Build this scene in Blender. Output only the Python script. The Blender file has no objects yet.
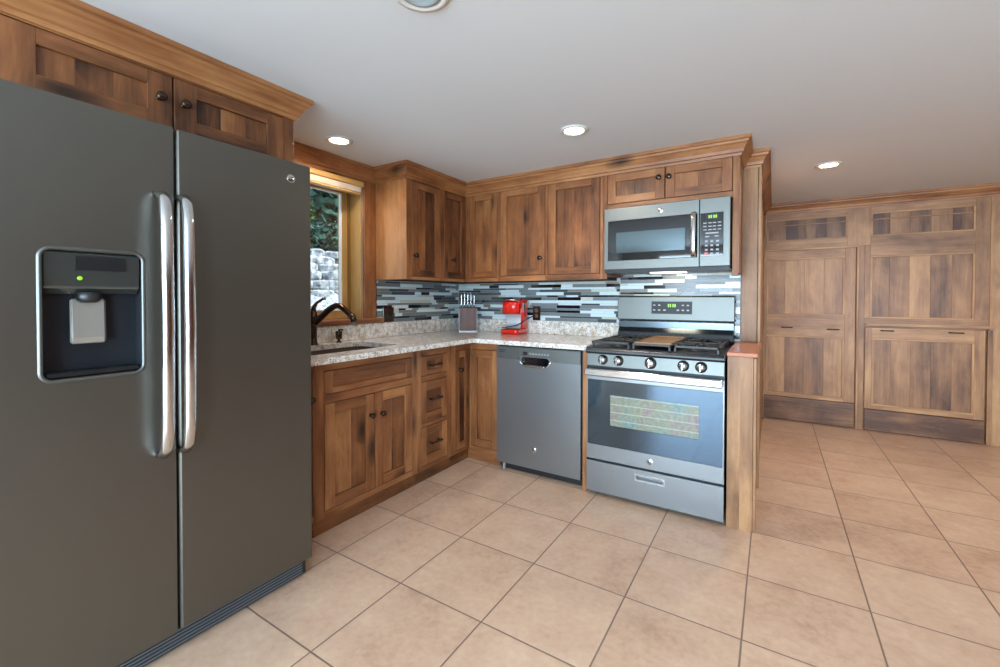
import bpy, math, random
from mathutils import Vector, Matrix
random.seed(7)
PI = math.pi
sc = bpy.context.scene
COL = sc.collection

# ---------------------------------------------------------------- camera
cam_d = bpy.data.cameras.new('camera'); cam = bpy.data.objects.new('camera', cam_d); COL.objects.link(cam)
sc.camera = cam
YAW, PITCH, ROLL = .5511, .0145, .0017
c_, s_ = math.cos(YAW), math.sin(YAW)
R0 = Vector((c_, s_, 0)); F0 = Vector((-s_, c_, 0)); U0 = Vector((0, 0, 1))
F1 = F0*math.cos(PITCH) - U0*math.sin(PITCH); U1 = U0*math.cos(PITCH) + F0*math.sin(PITCH)
R2 = R0*math.cos(ROLL) + U1*math.sin(ROLL); U2 = U1*math.cos(ROLL) - R0*math.sin(ROLL)
m4 = Matrix((R2, U2, -F1)).transposed().to_4x4(); m4.translation = Vector((2.5139, -3.199, 1.2067))
cam.matrix_world = m4
cam_d.sensor_width = 36; cam_d.lens = 430.951*36/1000
cam_d.shift_x = -.00827; cam_d.shift_y = -.02899
cam_d.clip_start = .05

# ---------------------------------------------------------------- world, sun, daylight, exposure
sc.view_settings.view_transform = 'Standard'; sc.view_settings.look = 'None'
sc.view_settings.gamma = 1; sc.view_settings.use_curve_mapping = False
sc.view_settings.exposure = 0.45
sc.cycles.max_bounces = 10; sc.cycles.diffuse_bounces = 6; sc.cycles.glossy_bounces = 5
sc.cycles.transmission_bounces = 8; sc.cycles.transparent_max_bounces = 8
sc.cycles.sample_clamp_indirect = 6; sc.cycles.use_denoising = True
sc.cycles.caustics_reflective = False; sc.cycles.caustics_refractive = False
w = bpy.data.worlds.new('sky'); sc.world = w; w.use_nodes = True
nt = w.node_tree; nt.nodes.clear()
wo = nt.nodes.new('ShaderNodeOutputWorld'); wb = nt.nodes.new('ShaderNodeBackground'); ws = nt.nodes.new('ShaderNodeTexSky')
ws.sky_type = 'NISHITA'; ws.sun_disc = False; ws.sun_elevation = math.radians(58); ws.sun_rotation = math.radians(60)
wb.inputs['Strength'].default_value = .35
nt.links.new(ws.outputs[0], wb.inputs[0]); nt.links.new(wb.outputs[0], wo.inputs[0])
def lamp(name, kind, loc, direction, energy, color, **kw):
    d = bpy.data.lights.new(name, kind); d.energy = energy; d.color = color
    for k, v in kw.items(): setattr(d, k, v)
    o = bpy.data.objects.new(name, d); COL.objects.link(o); o.location = loc
    o.rotation_euler = Vector(direction).to_track_quat('-Z', 'Y').to_euler()
    return o
lamp('sun', 'SUN', (3, 0, 9), (-.55, -.25, -.85), 3.6, (1, .95, .87), angle=.02)
DAY = (.60, .80, 1.0)
# daylight entering through the big windows of the wall behind the camera
lamp('daylight_through_window_2', 'AREA', (1.5, -5.93, 1.06), (0, 1, 0), 150, DAY, shape='RECTANGLE', size=1.6, size_y=1.85)
lamp('daylight_through_window_3', 'AREA', (4.3, -5.93, 1.06), (0, 1, 0), 190, DAY, shape='RECTANGLE', size=2.1, size_y=1.85)

# ---------------------------------------------------------------- materials
def mat(name):
    m = bpy.data.materials.new(name); m.use_nodes = True
    n = m.node_tree.nodes; b = n['Principled BSDF']
    return m, n, m.node_tree.links, b
def S(c):
    return tuple(((x/255+.055)/1.055)**2.4 if x/255 > .04045 else x/255/12.92 for x in c) + (1,)
def plain(name, rgb, rough=.5, metal=0, emit=None, estr=0, coat=0, aniso=0):
    m, n, l, b = mat(name)
    b.inputs['Base Color'].default_value = S(rgb); b.inputs['Roughness'].default_value = rough; b.inputs['Metallic'].default_value = metal
    b.inputs['Coat Weight'].default_value = coat
    if aniso: b.inputs['Anisotropic'].default_value = aniso
    if emit: b.inputs['Emission Color'].default_value = S(emit); b.inputs['Emission Strength'].default_value = estr
    return m
def math_n(n, l, op, a, bb=None, c=None):
    q = n.new('ShaderNodeMath'); q.operation = op
    for i, v in enumerate((a, bb, c)):
        if v is None: continue
        if isinstance(v, (int, float)): q.inputs[i].default_value = v
        else: l.new(v, q.inputs[i])
    return q.outputs[0]
def ramp(n, l, fac, stops):
    r = n.new('ShaderNodeValToRGB'); e = r.color_ramp.elements
    while len(e) < len(stops): e.new(.5)
    for i, (p, c) in enumerate(stops): e[i].position = p; e[i].color = S(c) if len(c) == 3 else c
    l.new(fac, r.inputs[0]); return r.outputs[0]
def mix(n, l, fac, a, bb, kind='MIX'):
    q = n.new('ShaderNodeMix'); q.data_type = 'RGBA'; q.blend_type = kind
    for s, v in ((q.inputs[0], fac), (q.inputs[6], a), (q.inputs[7], bb)):
        if isinstance(v, (int, float)): s.default_value = v
        elif isinstance(v, tuple): s.default_value = v
        else: l.new(v, s)
    return q.outputs[2]
def wood(name, dark, mid, light, rough=.42, knots=.5, contrast=1.0, spec=.4):
    """grain runs along U of the uv map (metres); attribute 'tint' shifts each board"""
    m, n, l, b = mat(name)
    uv = n.new('ShaderNodeUVMap'); at = n.new('ShaderNodeAttribute'); at.attribute_name = 'tint'
    def sc_(x, y):
        q = n.new('ShaderNodeMapping'); q.inputs['Scale'].default_value = (x, y, 1); l.new(uv.outputs[0], q.inputs[0]); return q.outputs[0]
    def noise(v, s, det, ro=.6, dist=0):
        q = n.new('ShaderNodeTexNoise'); q.inputs['Scale'].default_value = s; q.inputs['Detail'].default_value = det
        q.inputs['Roughness'].default_value = ro; q.inputs['Distortion'].default_value = dist; l.new(v, q.inputs['Vector']); return q.outputs[0]
    n1 = noise(sc_(1.1, 8.5), 1, 6, .66, .8)
    n2 = noise(sc_(7, 90), 1, 3, .6)
    n3 = noise(sc_(2.0, 3.2), 1, 4, .6, .5)
    wv = n.new('ShaderNodeTexWave'); wv.wave_type = 'BANDS'; wv.bands_direction = 'Y'
    wv.inputs['Scale'].default_value = 1; wv.inputs['Distortion'].default_value = 7; wv.inputs['Detail'].default_value = 3; wv.inputs['Detail Scale'].default_value = .9
    l.new(sc_(1.6, 11), wv.inputs['Vector'])
    t = math_n(n, l, 'MULTIPLY', n1, .55*contrast)
    t = math_n(n, l, 'MULTIPLY_ADD', n2, .13*contrast, t)
    t = math_n(n, l, 'MULTIPLY_ADD', n3, .55*contrast, t)
    t = math_n(n, l, 'MULTIPLY_ADD', wv.outputs[1], .018*contrast, t)
    t = math_n(n, l, 'ADD', t, at.outputs['Fac'])
    t = math_n(n, l, 'ADD', t, .5 - .634*contrast)
    col = ramp(n, l, t, [(.22, dark), (.48, mid), (.8, light)])
    # knots
    vo = n.new('ShaderNodeTexVoronoi'); vo.voronoi_dimensions = '2D'; vo.feature = 'F1'; vo.inputs['Scale'].default_value = 1
    wn = n.new('ShaderNodeTexNoise'); wn.inputs['Scale'].default_value = 9; l.new(uv.outputs[0], wn.inputs['Vector'])
    mp = sc_(2.6, 5.2); ad = n.new('ShaderNodeMixRGB'); ad.inputs[0].default_value = .12; l.new(mp, ad.inputs[1]); l.new(wn.outputs[1], ad.inputs[2])
    l.new(ad.outputs[0], vo.inputs['Vector'])
    sel = n.new('ShaderNodeSeparateColor'); l.new(vo.outputs['Color'], sel.inputs[0])
    rare = math_n(n, l, 'LESS_THAN', sel.outputs[0], .6*knots)
    k = n.new('ShaderNodeMapRange'); k.inputs[1].default_value = .05; k.inputs[2].default_value = .26; k.inputs[3].default_value = .85; k.inputs[4].default_value = 0
    l.new(vo.outputs['Distance'], k.inputs[0])
    kf = math_n(n, l, 'MULTIPLY', k.outputs[0], rare)
    col = mix(n, l, kf, col, S(tuple(int(x*.5) for x in dark)))
    l.new(col, b.inputs['Base Color'])
    b.inputs['Roughness'].default_value = rough; b.inputs['Specular IOR Level'].default_value = spec
    bp = n.new('ShaderNodeBump'); bp.inputs['Strength'].default_value = .18; bp.inputs['Distance'].default_value = .002
    l.new(n2, bp.inputs['Height']); l.new(bp.outputs[0], b.inputs['Normal'])
    return m
M = {}
M['wood'] = wood('knotty_wood', (48, 25, 14), (132, 82, 47), (186, 132, 82), contrast=1.15)
M['panelling'] = wood('quarter_sawn_panelling', (88, 58, 42), (156, 114, 79), (208, 164, 116), knots=.0, contrast=1.1)  # greyer than the cabinet wood: daylight's cast is in the colour
M['oak'] = wood('pale_oak', (132, 100, 50), (178, 140, 80), (208, 172, 112), knots=.0, contrast=.7)
M['walnut'] = wood('knife_block_wood', (40, 20, 12), (88, 46, 28), (122, 70, 44), knots=0)
M['cap'] = wood('red_brown_wood', (120, 60, 36), (176, 104, 68), (206, 136, 94), rough=.28, knots=.1, contrast=.8)
M['inside'] = plain('cabinet_shadow_gap', (38, 22, 14), .8)
M['ceiling'] = plain('ceiling_paint', (212, 216, 217), .85)
M['wall'] = plain('wall_paint', (206, 202, 196), .8)
M['bronze'] = plain('oil_rubbed_bronze', (74, 60, 50), .22, .85)
M['black'] = plain('black_plastic', (16, 17, 19), .45)
M['iron'] = plain('cast_iron', (56, 55, 54), .42, .3)
M['blackgloss'] = plain('black_glass', (12, 14, 17), .05, 0, coat=.6)
M['chrome'] = plain('polished_steel', (205, 205, 205), .16, 1)
M['brushed'] = plain('brushed_steel', (190, 190, 188), .26, 1)
M['white'] = plain('white_plastic', (232, 232, 228), .4)
M['red'] = plain('glossy_red_plastic', (212, 34, 22), .18, coat=.5)
M['silver'] = plain('silver_plastic', (206, 212, 214), .35, .2)
M['griddle'] = plain('griddle_plate', (170, 130, 88), .42, .25)
M['lens'] = plain('lit_lamp_lens', (255, 240, 220), .4, emit=(255, 232, 200), estr=22)
M['cooklight'] = plain('cooktop_lamp_lens', (255, 240, 215), .4, emit=(255, 226, 180), estr=5)
M['green'] = plain('green_display', (30, 70, 10), .3, emit=(150, 220, 40), estr=.9)
M['redkey'] = plain('red_key', (214, 92, 88), .4)
M['greykey'] = plain('grey_key', (150, 152, 154), .4)
M['trimring'] = plain('lamp_trim_ring', (214, 212, 206), .4)
M['offlens'] = plain('unlit_lamp_glass', (150, 162, 164), .2, coat=.5)
M['sink'] = plain('dark_composite_sink', (92, 78, 62), .4)
M['panelgloss'] = plain('glossy_dispenser_panel', (96, 102, 98), .14, .7); M['cavity'] = plain('dispenser_cavity', (52, 58, 64), .22, .4)
M['stripe'] = plain('door_gasket', (120, 132, 142), .35, .6)

def slate(name, rgb, rough):
    m, n, l, b = mat(name)
    tc = n.new('ShaderNodeTexCoord'); mp = n.new('ShaderNodeMapping'); mp.inputs['Scale'].default_value = (5, 5, 5)
    l.new(tc.outputs['Object'], mp.inputs[0])
    ns = n.new('ShaderNodeTexNoise'); ns.inputs['Scale'].default_value = 1; ns.inputs['Detail'].default_value = 2; l.new(mp.outputs[0], ns.inputs['Vector'])
    c = S(rgb); c2 = tuple(x*1.06 for x in c[:3]) + (1,)
    l.new(mix(n, l, ns.outputs[0], c, c2), b.inputs['Base Color'])
    b.inputs['Metallic'].default_value = .9; b.inputs['Roughness'].default_value = rough
    return m
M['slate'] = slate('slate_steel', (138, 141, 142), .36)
M['slateshaded'] = slate('slate_steel_shaded', (106, 104, 97), .40)  # same slate as above, darkened for the dimmer light on the refrigerator
M['slatelight'] = slate('slate_steel_light', (112, 114, 110), .42)
M['slatedark'] = slate('slate_dark_trim', (74, 76, 78), .4)

def floor_mat():
    m, n, l, b = mat('ceramic_floor_tile')
    tc = n.new('ShaderNodeTexCoord'); sp = n.new('ShaderNodeSeparateXYZ'); l.new(tc.outputs['Object'], sp.inputs[0])
    TS = .416
    u = math_n(n, l, 'DIVIDE', math_n(n, l, 'SUBTRACT', sp.outputs[0], 2.429 - TS*10), TS)
    v = math_n(n, l, 'DIVIDE', math_n(n, l, 'SUBTRACT', sp.outputs[1], -1.065 - TS*20), TS)
    def edge(q):
        f = math_n(n, l, 'FRACT', q); return math_n(n, l, 'MINIMUM', f, math_n(n, l, 'SUBTRACT', 1.0, f))
    e = math_n(n, l, 'MINIMUM', edge(u), edge(v))
    gr = n.new('ShaderNodeMapRange'); gr.inputs[1].default_value = .005; gr.inputs[2].default_value = .0095; l.new(e, gr.inputs[0])   # 0 grout, 1 tile
    cmb = n.new('ShaderNodeCombineXYZ'); l.new(math_n(n, l, 'FLOOR', u), cmb.inputs[0]); l.new(math_n(n, l, 'FLOOR', v), cmb.inputs[1])
    wn = n.new('ShaderNodeTexWhiteNoise'); l.new(cmb.outputs[0], wn.inputs['Vector'])
    va = n.new('ShaderNodeVectorMath'); va.operation = 'MULTIPLY_ADD'; va.inputs[1].default_value = (7, 7, 7); l.new(wn.outputs[1], va.inputs[0]); l.new(tc.outputs['Object'], va.inputs[2])
    n1 = n.new('ShaderNodeTexNoise'); n1.inputs['Scale'].default_value = 4.5; n1.inputs['Detail'].default_value = 7; n1.inputs['Roughness'].default_value = .68; l.new(va.outputs[0], n1.inputs['Vector'])
    n2 = n.new('ShaderNodeTexNoise'); n2.inputs['Scale'].default_value = 38; n2.inputs['Detail'].default_value = 4; l.new(va.outputs[0], n2.inputs['Vector'])
    t = math_n(n, l, 'MULTIPLY_ADD', n1.outputs[0], .8, math_n(n, l, 'MULTIPLY_ADD', n2.outputs[0], .35, math_n(n, l, 'MULTIPLY_ADD', wn.outputs[0], .12, -.135)))
    col = ramp(n, l, t, [(.22, (176, 138, 114)), (.46, (204, 170, 144)), (.62, (214, 183, 156)), (.8, (224, 198, 172))])
    col = mix(n, l, gr.outputs[0], S((128, 108, 94)), col)
    l.new(col, b.inputs['Base Color'])
    b.inputs['Roughness'].default_value = .34
    bp = n.new('ShaderNodeBump'); bp.inputs['Strength'].default_value = .35; bp.inputs['Distance'].default_value = .003
    l.new(math_n(n, l, 'MULTIPLY_ADD', n2.outputs[0], .12, gr.outputs[0]), bp.inputs['Height']); l.new(bp.outputs[0], b.inputs['Normal'])
    return m
M['floor'] = floor_mat()
def granite():
    m, n, l, b = mat('speckled_granite')
    tc = n.new('ShaderNodeTexCoord')
    def no(s, d=4):
        q = n.new('ShaderNodeTexNoise'); q.inputs['Scale'].default_value = s; q.inputs['Detail'].default_value = d; l.new(tc.outputs['Object'], q.inputs['Vector']); return q.outputs[0]
    base = ramp(n, l, no(30), [(.35, (188, 180, 168)), (.5, (222, 218, 210)), (.65, (240, 238, 234))])
    tanm = ramp(n, l, no(60), [(.58, (0, 0, 0)), (.66, (255, 255, 255))])
    col = mix(n, l, tanm, base, S((190, 156, 112)))
    g = ramp(n, l, no(100, 5), [(.6, (0, 0, 0)), (.66, (255, 255, 255))])
    col = mix(n, l, g, col, S((104, 104, 110)))
    k = ramp(n, l, no(130, 4), [(.63, (0, 0, 0)), (.68, (255, 255, 255))])
    col = mix(n, l, k, col, S((28, 26, 28)))
    l.new(col, b.inputs['Base Color']); b.inputs['Roughness'].default_value = .12
    return m
M['granite'] = granite()
def glass(name='window_glass'):
    m, n, l, b = mat(name)
    n.remove(b); o = n['Material Output']
    tr = n.new('ShaderNodeBsdfTransparent'); gl = n.new('ShaderNodeBsdfGlossy'); gl.inputs['Roughness'].default_value = .02
    tr.inputs[0].default_value = (.93, .98, .97, 1)
    mx = n.new('ShaderNodeMixShader'); mx.inputs[0].default_value = .05
    l.new(tr.outputs[0], mx.inputs[1]); l.new(gl.outputs[0], mx.inputs[2]); l.new(mx.outputs[0], o.inputs[0])
    return m
M['glass'] = glass()
TILE = [plain('white_glass_tile', (206, 222, 224), .12), plain('pale_cream_tile', (198, 200, 184), .16), plain('grey_stone_tile', (112, 120, 122), .3),
        plain('dark_grey_tile', (70, 76, 80), .22), plain('black_glass_tile', (22, 24, 28), .08), plain('taupe_stone_tile', (128, 120, 108), .35)]
M['grout'] = plain('pale_grout', (176, 178, 174), .8)
def ovenwin():
    m, n, l, b = mat('oven_window_pattern')  # blotches and rack lines seen in the glass, painted as colour
    tc = n.new('ShaderNodeTexCoord')
    sp = n.new('ShaderNodeSeparateXYZ'); l.new(tc.outputs['Object'], sp.inputs[0])
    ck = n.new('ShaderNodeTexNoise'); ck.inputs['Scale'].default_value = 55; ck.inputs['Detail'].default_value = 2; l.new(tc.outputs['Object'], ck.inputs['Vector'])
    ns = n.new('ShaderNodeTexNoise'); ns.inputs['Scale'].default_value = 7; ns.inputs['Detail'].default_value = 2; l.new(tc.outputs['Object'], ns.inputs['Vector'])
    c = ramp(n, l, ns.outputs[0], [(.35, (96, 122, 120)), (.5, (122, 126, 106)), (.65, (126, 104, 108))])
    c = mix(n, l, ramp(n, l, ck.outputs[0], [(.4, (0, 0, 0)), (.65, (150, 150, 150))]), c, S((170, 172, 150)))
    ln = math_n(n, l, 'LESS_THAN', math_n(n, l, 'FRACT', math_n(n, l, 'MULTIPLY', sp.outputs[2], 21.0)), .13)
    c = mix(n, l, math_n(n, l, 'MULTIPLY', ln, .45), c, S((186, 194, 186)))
    l.new(c, b.inputs['Base Color']); b.inputs['Roughness'].default_value = .2
    return m
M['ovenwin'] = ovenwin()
M['ovenglass'] = plain('tinted_oven_glass', (84, 98, 110), .06, .92)
def noisy(name, a, bb, s, rough=.9, det=6):
    m, n, l, b = mat(name)
    tc = n.new('ShaderNodeTexCoord'); ns = n.new('ShaderNodeTexNoise'); ns.inputs['Scale'].default_value = s; ns.inputs['Detail'].default_value = det
    l.new(tc.outputs['Object'], ns.inputs['Vector'])
    l.new(ramp(n, l, ns.outputs[0], [(.36, a), (.64, bb)]), b.inputs['Base Color']); b.inputs['Roughness'].default_value = rough
    return m
M['stone'] = noisy('pale_field_stone', (104, 108, 112), (206, 208, 206), 14)
M['gravel'] = noisy('pale_gravel', (110, 112, 116), (216, 216, 214), 34)
M['leaf'] = noisy('green_leaves', (22, 58, 34), (96, 140, 70), 7, .6)
M['leafblue'] = noisy('dark_leaves', (18, 52, 44), (66, 112, 92), 5, .6)
M['bark'] = noisy('bark', (50, 40, 32), (96, 82, 66), 12)
M['cloud'] = plain('shade_fabric', (226, 214, 196), .8)

# ---------------------------------------------------------------- mesh helpers
class MB:
    def __init__(s): s.V = []; s.F = []; s.UV = []; s.T = []; s.MI = []; s.SM = []
    def face(s, pts, uv=None, t=0, m=0, sm=False):
        i = len(s.V); s.V += [tuple(p) for p in pts]; s.F.append(tuple(range(i, i+len(pts))))
        s.UV.append(uv or [(p[0], p[1]) for p in pts]); s.T.append(t); s.MI.append(m); s.SM.append(sm)
    def box(s, x0, x1, y0, y1, z0, z1, g='z', t=None, m=0):
        """a board whose grain runs along axis g"""
        if x1 < x0: x0, x1 = x1, x0
        if y1 < y0: y0, y1 = y1, y0
        if z1 < z0: z0, z1 = z1, z0
        if t is None: t = random.uniform(-.07, .07)
        gi = 'xyz'.index(g); ru, rv = random.uniform(0, 40), random.uniform(0, 40)
        i = len(s.V)
        s.V += [(x, y, z) for z in (z0, z1) for y in (y0, y1) for x in (x0, x1)]
        for q, ax in (((0, 2, 3, 1), 2), ((4, 5, 7, 6), 2), ((0, 1, 5, 4), 1), ((2, 6, 7, 3), 1), ((0, 4, 6, 2), 0), ((1, 3, 7, 5), 0)):
            oth = [k for k in range(3) if k != ax]
            if gi in oth: a = gi; b = [k for k in oth if k != gi][0]
            else: a, b = oth
            s.F.append(tuple(i+k for k in q)); s.UV.append([(s.V[i+k][a]+ru, s.V[i+k][b]+rv + (.37*ax)) for k in q])
            s.T.append(t); s.MI.append(m); s.SM.append(False)
        return s
    def grid(s, rows, closed_u=False, m=0, t=0, sm=True, flip=False):
        """rows: list of rings of equal length, shared verts"""
        i = len(s.V); nu = len(rows[0])
        for r in rows: s.V += [tuple(p) for p in r]
        for a in range(len(rows)-1):
            for b in range(nu if closed_u else nu-1):
                q = (i+a*nu+b, i+a*nu+(b+1) % nu, i+(a+1)*nu+(b+1) % nu, i+(a+1)*nu+b)
                if flip: q = q[::-1]
                s.F.append(q); s.UV.append([(s.V[k][2], s.V[k][0]+s.V[k][1]) for k in q]); s.T.append(t); s.MI.append(m); s.SM.append(sm)
        return i
    def cap(s, i, nu, rev=False, m=0, t=0):
        q = tuple(range(i, i+nu)); q = q[::-1] if rev else q
        s.F.append(q); s.UV.append([(s.V[k][0], s.V[k][1]) for k in q]); s.T.append(t); s.MI.append(m); s.SM.append(False)
    def tube(s, pts, rad, seg=12, m=0, flat=1.0, up=None):
        pts = [Vector(p) for p in pts]; rows = []
        n = len(pts); rr = rad if isinstance(rad, (list, tuple)) else [rad]*n
        prev = None
        for k, p in enumerate(pts):
            d = (pts[min(k+1, n-1)] - pts[max(k-1, 0)]).normalized()
            if prev is None:
                a = Vector(up) if up else (Vector((0, 0, 1)) if abs(d.z) < .9 else Vector((1, 0, 0)))
            else: a = prev
            x = (a - d*a.dot(d)).normalized(); y = d.cross(x); prev = x
            rows.append([p + x*rr[k]*math.cos(2*PI*j/seg) + y*rr[k]*flat*math.sin(2*PI*j/seg) for j in range(seg)])
        i = s.grid(rows, True, m); s.cap(i, seg, True, m); s.cap(i+(n-1)*seg, seg, False, m)
        return s
    def lathe(s, prof, o=(0, 0, 0), ax=(0, 0, 1), seg=24, m=0):
        """prof: (radius, height) along ax"""
        ax = Vector(ax).normalized(); a = Vector((0, 0, 1)) if abs(ax.z) < .9 else Vector((1, 0, 0))
        x = (a - ax*a.dot(ax)).normalized(); y = ax.cross(x); o = Vector(o)
        rows = [[o + ax*h + (x*math.cos(2*PI*j/seg) + y*math.sin(2*PI*j/seg))*max(r, 1e-5) for j in range(seg)] for r, h in prof]
        i = s.grid(rows, True, m)
        if prof[0][0] > 1e-4: s.cap(i, seg, True, m)
        if prof[-1][0] > 1e-4: s.cap(i+(len(prof)-1)*seg, seg, False, m)
        return s
    def prism(s, prof, a0, a1, put, m=0, t=0, sm=False):
        """closed 2-D outline prof swept from a0 to a1; put(p, q, a) gives the point"""
        n = len(prof); r0 = [put(p, q, a0) for p, q in prof]; r1 = [put(p, q, a1) for p, q in prof]
        i = len(s.V); s.V += [tuple(v) for v in r0+r1]; ru = random.uniform(0, 30); d = 0
        for k in range(n):
            j = (k+1) % n; L = (Vector(r0[j])-Vector(r0[k])).length
            s.F.append((i+k, i+j, i+n+j, i+n+k)); s.UV.append([(a0+ru, d), (a0+ru, d+L), (a1+ru, d+L), (a1+ru, d)]); d += L
            s.T.append(t); s.MI.append(m); s.SM.append(sm)
        s.cap(i, n, True, m, t); s.cap(i+n, n, False, m, t); return s
    def recess(s, P, u0, u1, v0, v1, a0, a1, b0, b1, th, dp, m=0, mi=None, through=False, rr=0, seg=5, g='v', t=0):
        """slab: P(u,v,w), w=0 front, w=th back; rectangular pocket (a0..a1, b0..b1) of depth dp with corner radius rr"""
        mi = m if mi is None else mi
        def loop(x0, x1, y0, y1, r, nn):
            out = []
            for cx, cy, st in ((x1-r, y1-r, 0), (x0+r, y1-r, PI/2), (x0+r, y0+r, PI), (x1-r, y0+r, 1.5*PI)):
                for k in range(nn): a = st + PI/2*k/max(nn-1, 1); out.append((cx+r*math.cos(a), cy+r*math.sin(a)))
            return out
        nn = seg if rr > 0 else 1
        inn = loop(a0, a1, b0, b1, rr, nn)
        out = loop(u0, u1, v0, v1, 0, nn)
        n = len(inn); i = len(s.V); ru = random.uniform(0, 30)
        L = [[P(u, v, 0) for u, v in out], [P(u, v, 0) for u, v in inn], [P(u, v, th if through else dp) for u, v in inn], [P(u, v, th) for u, v in out]]
        for q in L: s.V += [tuple(p) for p in q]
        def add(q, mm):
            s.F.append(q); s.MI.append(mm); s.T.append(t); s.SM.append(False)
            s.UV.append([((s.V[k][2] if g == 'v' else s.V[k][0]+s.V[k][1])+ru, (s.V[k][0]+s.V[k][1] if g == 'v' else s.V[k][2])) for k in q])
        for k in range(n):
            j = (k+1) % n
            if out[k] == out[j]: add((i+k, i+n+j, i+n+k), m)
            else: add((i+k, i+j, i+n+j, i+n+k), m)
            add((i+n+k, i+n+j, i+2*n+j, i+2*n+k), mi)
            if out[k] != out[j]: add((i+3*n+k, i+3*n+j, i+j, i+k), m)
            if through:
                if out[k] == out[j]: add((i+3*n+k, i+2*n+k, i+2*n+j), m)
                else: add((i+3*n+j, i+3*n+k, i+2*n+k, i+2*n+j), m)
        if not through:
            add(tuple(i+2*n+k for k in range(n)), mi); add(tuple(i+3*n+k for k in reversed(range(n))), m)
        return s
    def build(s, name, mats, parent=None, bevel=0, kind=None, loc=None, rot=None, seg=1):
        me = bpy.data.meshes.new(name); me.from_pydata(s.V, [], s.F)
        for mm in (mats if isinstance(mats, (list, tuple)) else [mats]): me.materials.append(mm)
        uv = me.uv_layers.new(name='UVMap'); k = 0
        for u in s.UV:
            for q in u: uv.data[k].uv = q; k += 1
        at = me.attributes.new('tint', 'FLOAT', 'FACE'); at.data.foreach_set('value', s.T)
        me.polygons.foreach_set('material_index', s.MI); me.polygons.foreach_set('use_smooth', s.SM)
        me.update()
        return link(name, me, parent, bevel, kind, loc, rot, seg)
def link(name, me, parent=None, bevel=0, kind=None, loc=None, rot=None, seg=1):
    o = bpy.data.objects.new(name, me); COL.objects.link(o)
    if parent: o.parent = parent
    if loc: o.location = loc
    if rot: o.rotation_euler = rot
    if kind: o['kind'] = kind
    if bevel:
        b = o.modifiers.new('edge', 'BEVEL'); b.width = bevel; b.segments = seg; b.limit_method = 'ANGLE'; b.angle_limit = math.radians(40)
    return o
def thing(name, label, cat, loc=(0, 0, 0), rz=0, group=None):
    o = bpy.data.objects.new(name, None); COL.objects.link(o); o.empty_display_size = .05
    o.location = loc; o.rotation_euler = (0, 0, rz); o['label'] = label; o['category'] = cat
    if group: o['group'] = group
    return o
def tag(o, label, cat, group=None):
    o['label'] = label; o['category'] = cat
    if group: o['group'] = group
    return o
def copy_tree(o, parent=None):
    c = o.copy(); COL.objects.link(c)
    if parent: c.parent = parent
    for ch in list(o.children): copy_tree(ch, c)
    return c
def B(name, mats, *boxes, parent=None, bevel=0, kind=None, g='z'):
    m = MB()
    for b in boxes:
        kw = {}
        if len(b) > 6: kw['g'] = b[6]
        else: kw['g'] = g
        if len(b) > 7: kw['t'] = b[7]
        m.box(*b[:6], **kw)
    return m.build(name, mats, parent, bevel, kind)
W = M['wood']
ZC = 2.147

# ---------------------------------------------------------------- the room
B('floor', M['floor'], (-.16, 6.6, -6.1, 2.0, -.1, 0), kind='structure')
B('ceiling', M['ceiling'], (-.16, 6.6, -6.1, 2.0, ZC, ZC+.12), kind='structure')
WY0, WY1, WZ0, WZ1 = -1.98, -1.11, 1.04, 2.02
m = MB(); m.recess(lambda u, v, q: (-q, u, v), -6.0, .12, 0, ZC-.001, WY0, WY1, WZ0, WZ1, .16, .16, through=True); m.build('wall_left', M['wall'], kind='structure')
B('wall_back', M['wall'], (0.001, 2.428, .001, .119, 0, ZC-.001), kind='structure')
m = MB()
for i in range(6):
    a = .12 + i*(1.773/6); m.box(2.32, 2.43, a, a+1.773/6, 0, ZC-.001, 'z')
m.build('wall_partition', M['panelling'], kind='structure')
B('wall_right', M['walnut'], (6.5, 6.6, -6.0, 1.9, 0, ZC-.001), kind='structure')
m = MB()
for a, b in ((0, .65), (2.35, 3.2), (5.4, 6.5)): m.box(a, b, -6.1, -6.0, 0, ZC-.001)
for a, b in ((.65, 2.35), (3.2, 5.4)): m.box(a, b, -6.1, -6.0, 0, .06); m.box(a, b, -6.1, -6.0, 2.03, ZC-.001)
m.build('wall_front', M['wall'], kind='structure')
for nm, a, b in (('window_2', .65, 2.35), ('window_3', 3.2, 5.4)):
    m = MB(); m.recess(lambda u, v, q: (u, -5.98-q, v), a, b, .06, 2.03, a+.06, b-.06, .12, 1.97, .1, .1, through=True)
    f = m.build(nm, M['oak'], kind='structure')
    c = (a+b)/2; B('mullion', M['oak'], (c-.025, c+.025, -6.06, -6.0, .12, 1.97), parent=f)
    B('pane', M['glass'], (a+.06, c-.025, -6.045, -6.04, .12, 1.97), (c+.025, b-.06, -6.045, -6.04, .12, 1.97), parent=f)

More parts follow.
